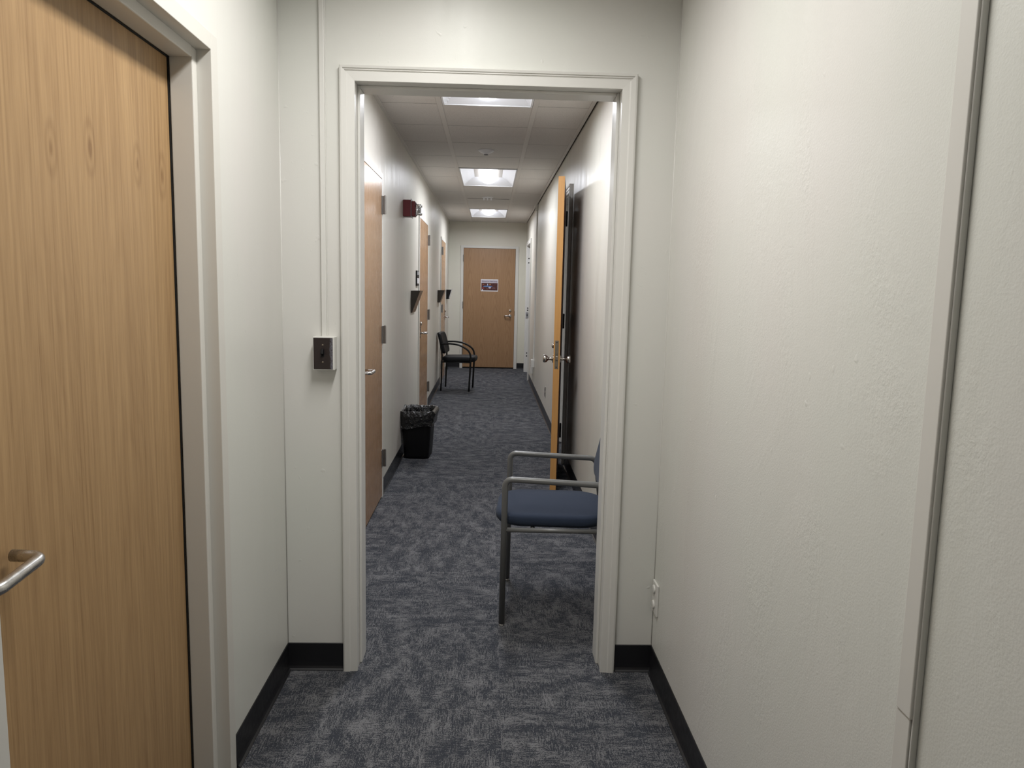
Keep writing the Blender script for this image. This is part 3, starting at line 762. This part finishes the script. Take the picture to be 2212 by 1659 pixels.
def pocket(y0_, y1_, z0_, z1_, dt, db, label, mats=('smoke', 'smoke_front'), paper=False):
    p = thing('wall_file_holder', label, 'file holder', (HXL, (y0_ + y1_) / 2, z0_), group='file holders on the left wall')
    def wedge(ya_, yb_):
        bm = bmesh.new()
        pts = [(HXL, z0_), (HXL + db, z0_), (HXL + dt, z1_), (HXL, z1_)]
        a = ring(bm, [(x, ya_, z) for x, z in pts]); b = ring(bm, [(x, yb_, z) for x, z in pts])
        bridge(bm, a, b); bm.faces.new(a); bm.faces.new(list(reversed(b))); return bm
    th = .004
    obj('end_panel', wedge(y0_, y0_ + th), MT[mats[0]], p); obj('end_panel', wedge(y1_ - th, y1_), MT[mats[0]], p)
    obj('back_panel', B(HXL, HXL + th, y0_ + th, y1_ - th, z0_, z1_), MT[mats[0]], p)
    bm = bmesh.new()
    pts = [(HXL + db - th, z0_), (HXL + db + .001, z0_), (HXL + dt + .001, z1_), (HXL + dt - th, z1_)]
    a = ring(bm, [(x, y0_ + th * .5, z) for x, z in pts]); b = ring(bm, [(x, y1_ - th * .5, z) for x, z in pts])
    bridge(bm, a, b); bm.faces.new(a); bm.faces.new(list(reversed(b)))
    obj('front_panel', bm, MT[mats[1]], p)
    obj('bottom_panel', B(HXL + th, HXL + db - th * .5, y0_ + th, y1_ - th, z0_, z0_ + th), MT[mats[0]], p)
    return p
pocket(6.785, 7.10, 1.168, 1.366, .082, .010, 'brown smoked file holder on the left wall before the second door')
pocket(10.28, 10.58, 1.190, 1.358, .095, .030, 'dark file holder on the wall before the third door')
p3 = pocket(12.34, 12.62, 1.205, 1.358, .082, .038, 'small black file holder in the far left corner', ('black', 'black'))
fp = bmesh.new()
a = ring(fp, [(HXL + .043, 12.36, 1.22), (HXL + .045, 12.36, 1.22), (HXL + .088, 12.36, 1.372), (HXL + .086, 12.36, 1.372)])
b = ring(fp, [(HXL + .043, 12.60, 1.22), (HXL + .045, 12.60, 1.22), (HXL + .088, 12.60, 1.372), (HXL + .086, 12.60, 1.372)])
bridge(fp, a, b); fp.faces.new(a); fp.faces.new(list(reversed(b)))
obj('white_card', fp, MT['paper'], p3, label='white card on the front of the holder')

# ------------------------------------------------------------------ black armchair
bc = thing('black_chair', 'black guest chair with curved arms against the left wall', 'chair', (-.417, 10.29, 0), math.radians(-5.4))
for s in (-1, 1):
    y = .217 * s
    obj('front_leg', tube(bmesh.new(), spline([(.187, y, 0), (.203, y, .40), (.203, y, .48), (.180, y, .545), (.120, y, .595), (.03, y, .632), (-.08, y, .645), (-.205, y, .640)]), .0105, 12, ry=.0125), MT['black_tube'], bc, local=True)
    obj('back_leg', tube(bmesh.new(), spline([(-.198, y * .97, 0), (-.186, y * .97, .42), (-.19, y * .97, .52), (-.222, y * .97, .70)]), .0105, 12), MT['black_tube'], bc, local=True)
    obj('side_rail', tube(bmesh.new(), [(.20, y * .98, .395), (-.186, y * .97, .395)], .009, 10), MT['black_tube'], bc, local=True)
obj('seat', cushion(bmesh.new(), .455, .43, .075, .10, .008, lambda p: Vector((p.x + .035, p.y, p.z + .392 + (.006 if p.x > .1 else 0)))), MT['black_vinyl'], bc, local=True)
def back_xf(cx, z0_, tilt, wid, curve):
    def f(p): # pad x->height, y->lateral, z->thickness (front)
        h = p.x + .145
        return Vector((cx - h * tilt + (p.z - .05) + curve * ((p.y / wid) ** 2), p.y, z0_ + h))
    return f
obj('backrest', cushion(bmesh.new(), .285, .44, .05, .055, .004, back_xf(-.158, .502, .26, .22, .028)), MT['black_vinyl'], bc, local=True)

# ------------------------------------------------------------------ blue armchair
ang = math.atan2(.07, -.9975)
bl = thing('blue_chair', 'navy blue upholstered guest chair with grey tube arms just inside the doorway', 'chair', (.333, 3.219, 0), ang)
for s in (-1, 1):
    y = .247 * s
    arm = fillet([(.232, y, .004), (.228, y, .622), (.222 - .03, y, .640), (-.185, y, .624), (-.200, y * .97, .59), (-.195, y * .9, .40)], .035, 7)
    arm = fillet([(.240, y, .010), (.236, y, .631), (-.172, y, .617), (-.198, y * .95, .40)], .034, 8)
    o = obj('arm_frame', tube(bmesh.new(), arm, .0128, 16), MT['grey_tube'], bl, local=True)
    obj('back_leg', tube(bmesh.new(), spline([(-.275, y * .92, .008), (-.232, y * .90, .25), (-.205, y * .90, .42), (-.212, y * .88, .55), (-.262, y * .84, .80)]), .0115, 14), MT['grey_tube'], bl, local=True)
    obj('side_rail', tube(bmesh.new(), [(.232, y, .416), (-.205, y * .93, .416)], .0100, 14), MT['grey_tube'], bl, local=True)
    for (gx, gy) in ((.240, y), (-.275, y * .92)):
        obj('glide', lathe(bmesh.new(), [(.010, 0), (.0125, .0015), (.0125, .004), (.009, .010)], (gx, gy, 0), (0, 0, 1), 18), MT['steel'], bl, local=True)
obj('cross_rail', tube(bmesh.new(), [(.12, -.235, .412), (.12, .235, .412)], .009, 12), MT['grey_tube'], bl, local=True)
obj('cross_rail', tube(bmesh.new(), [(-.205, -.215, .412), (-.205, .215, .412)], .009, 12), MT['grey_tube'], bl, local=True)
obj('seat', cushion(bmesh.new(), .480, .435, .054, .125, .008, lambda p: Vector((p.x + .042, p.y + .010, p.z + .421))), MT['blue'], bl, local=True)
obj('seat_pan', cushion(bmesh.new(), .40, .40, .012, .08, 0, lambda p: Vector((p.x + .03, p.y, p.z + .418))), MT['black'], bl, local=True)
obj('backrest', cushion(bmesh.new(), .30, .44, .052, .07, .006, back_xf(-.165, .560, .22, .22, .020)), MT['blue'], bl, local=True)

# ------------------------------------------------------------------ waste bin with liner
wb = thing('waste_bin', 'black plastic waste bin with a crumpled liner by the left wall', 'waste bin', (-.570, 6.165, 0), math.radians(-3))
bm = bmesh.new(); H_ = .385
lv = [(0, .0, .86), (.004, .0, .93), (.02, .0, 1.0)] 
rs = []
for z, in [(0.0,), (.006,), (.03,), (.12,), (.22,), (.30,), (.36,), (.372,), (.385,)]:
    k = z / H_; lx = .205 + .050 * k; ly = .285 + .055 * k; r_ = .045 + .01 * k
    if z == 0: lx -= .02; ly -= .02
    if z >= .372: lx += .010; ly += .010
    rs.append(ring(bm, rrect(lx, ly, r_, 7, z)))
for z in (.383, .30, .02):
    k = z / H_; rs.append(ring(bm, rrect(.197 + .050 * k, .277 + .055 * k, .045, 7, z)))
for a, b in zip(rs, rs[1:]): bridge(bm, a, b)
bm.faces.new(list(reversed(rs[0]))); bm.faces.new(rs[-1])
for f in bm.faces: f.smooth = True
obj('bin_body', bm, MT['black'], wb, local=True)
bm = bmesh.new(); rs = []; NS = 34
prof = [(-.022, .16), (-.016, .22), (-.018, .28), (-.012, .33), (-.008, .365), (-.004, .385), (.003, .396), (.011, .398), (.016, .390), (.019, .372), (.018, .350), (.019, .328), (.016, .308), (.018, .292)]
for j, (d, z) in enumerate(prof):
    base = rrect(.2, .28, .05, NS // 4 + 6, 0); k = min(z / H_, 1); pts = []
    n = len(base)
    lx = .205 + .05 * k; ly = .285 + .055 * k
    for i, p in enumerate(rrect(lx + 2 * d, ly + 2 * d, .05 + max(d, 0), 14, z)):
        P = Vector(p); q = Vector((P.x * 16, P.y * 16, z * 14)); outn = Vector((P.x, P.y, 0)).normalized()
        w1 = noise.noise(q) * .014 + noise.noise(q * 2.6 + Vector((5, 2, 1))) * .010 + abs(noise.noise(q * 1.4 + Vector((9, 1, 4)))) * .014
        P += outn * (max(w1, -.002) * (1.0 if j > 6 else .2) if j > 6 else min(w1 - .012, -.002))
        if j >= 9: # uneven hanging hem
            lo = .034 if (P.y < 0 and P.x < .05) else .004
            hang = (j - 8) / 5 * (.006 + .030 * max(0, noise.noise(Vector((P.x * 12, P.y * 12, 3.3)))) + lo)
            P.z -= hang
        P.z += noise.noise(q * 1.6 + Vector((0, 0, 7))) * .009 * (1 if j > 4 else .3)
        pts.append(P)
    rs.append(ring(bm, pts))
for a, b in zip(rs, rs[1:]): bridge(bm, a, b)
for f in bm.faces: f.smooth = True
obj('bin_liner', bm, MT['bag'], wb, local=True, label='crumpled black plastic liner folded over the rim')
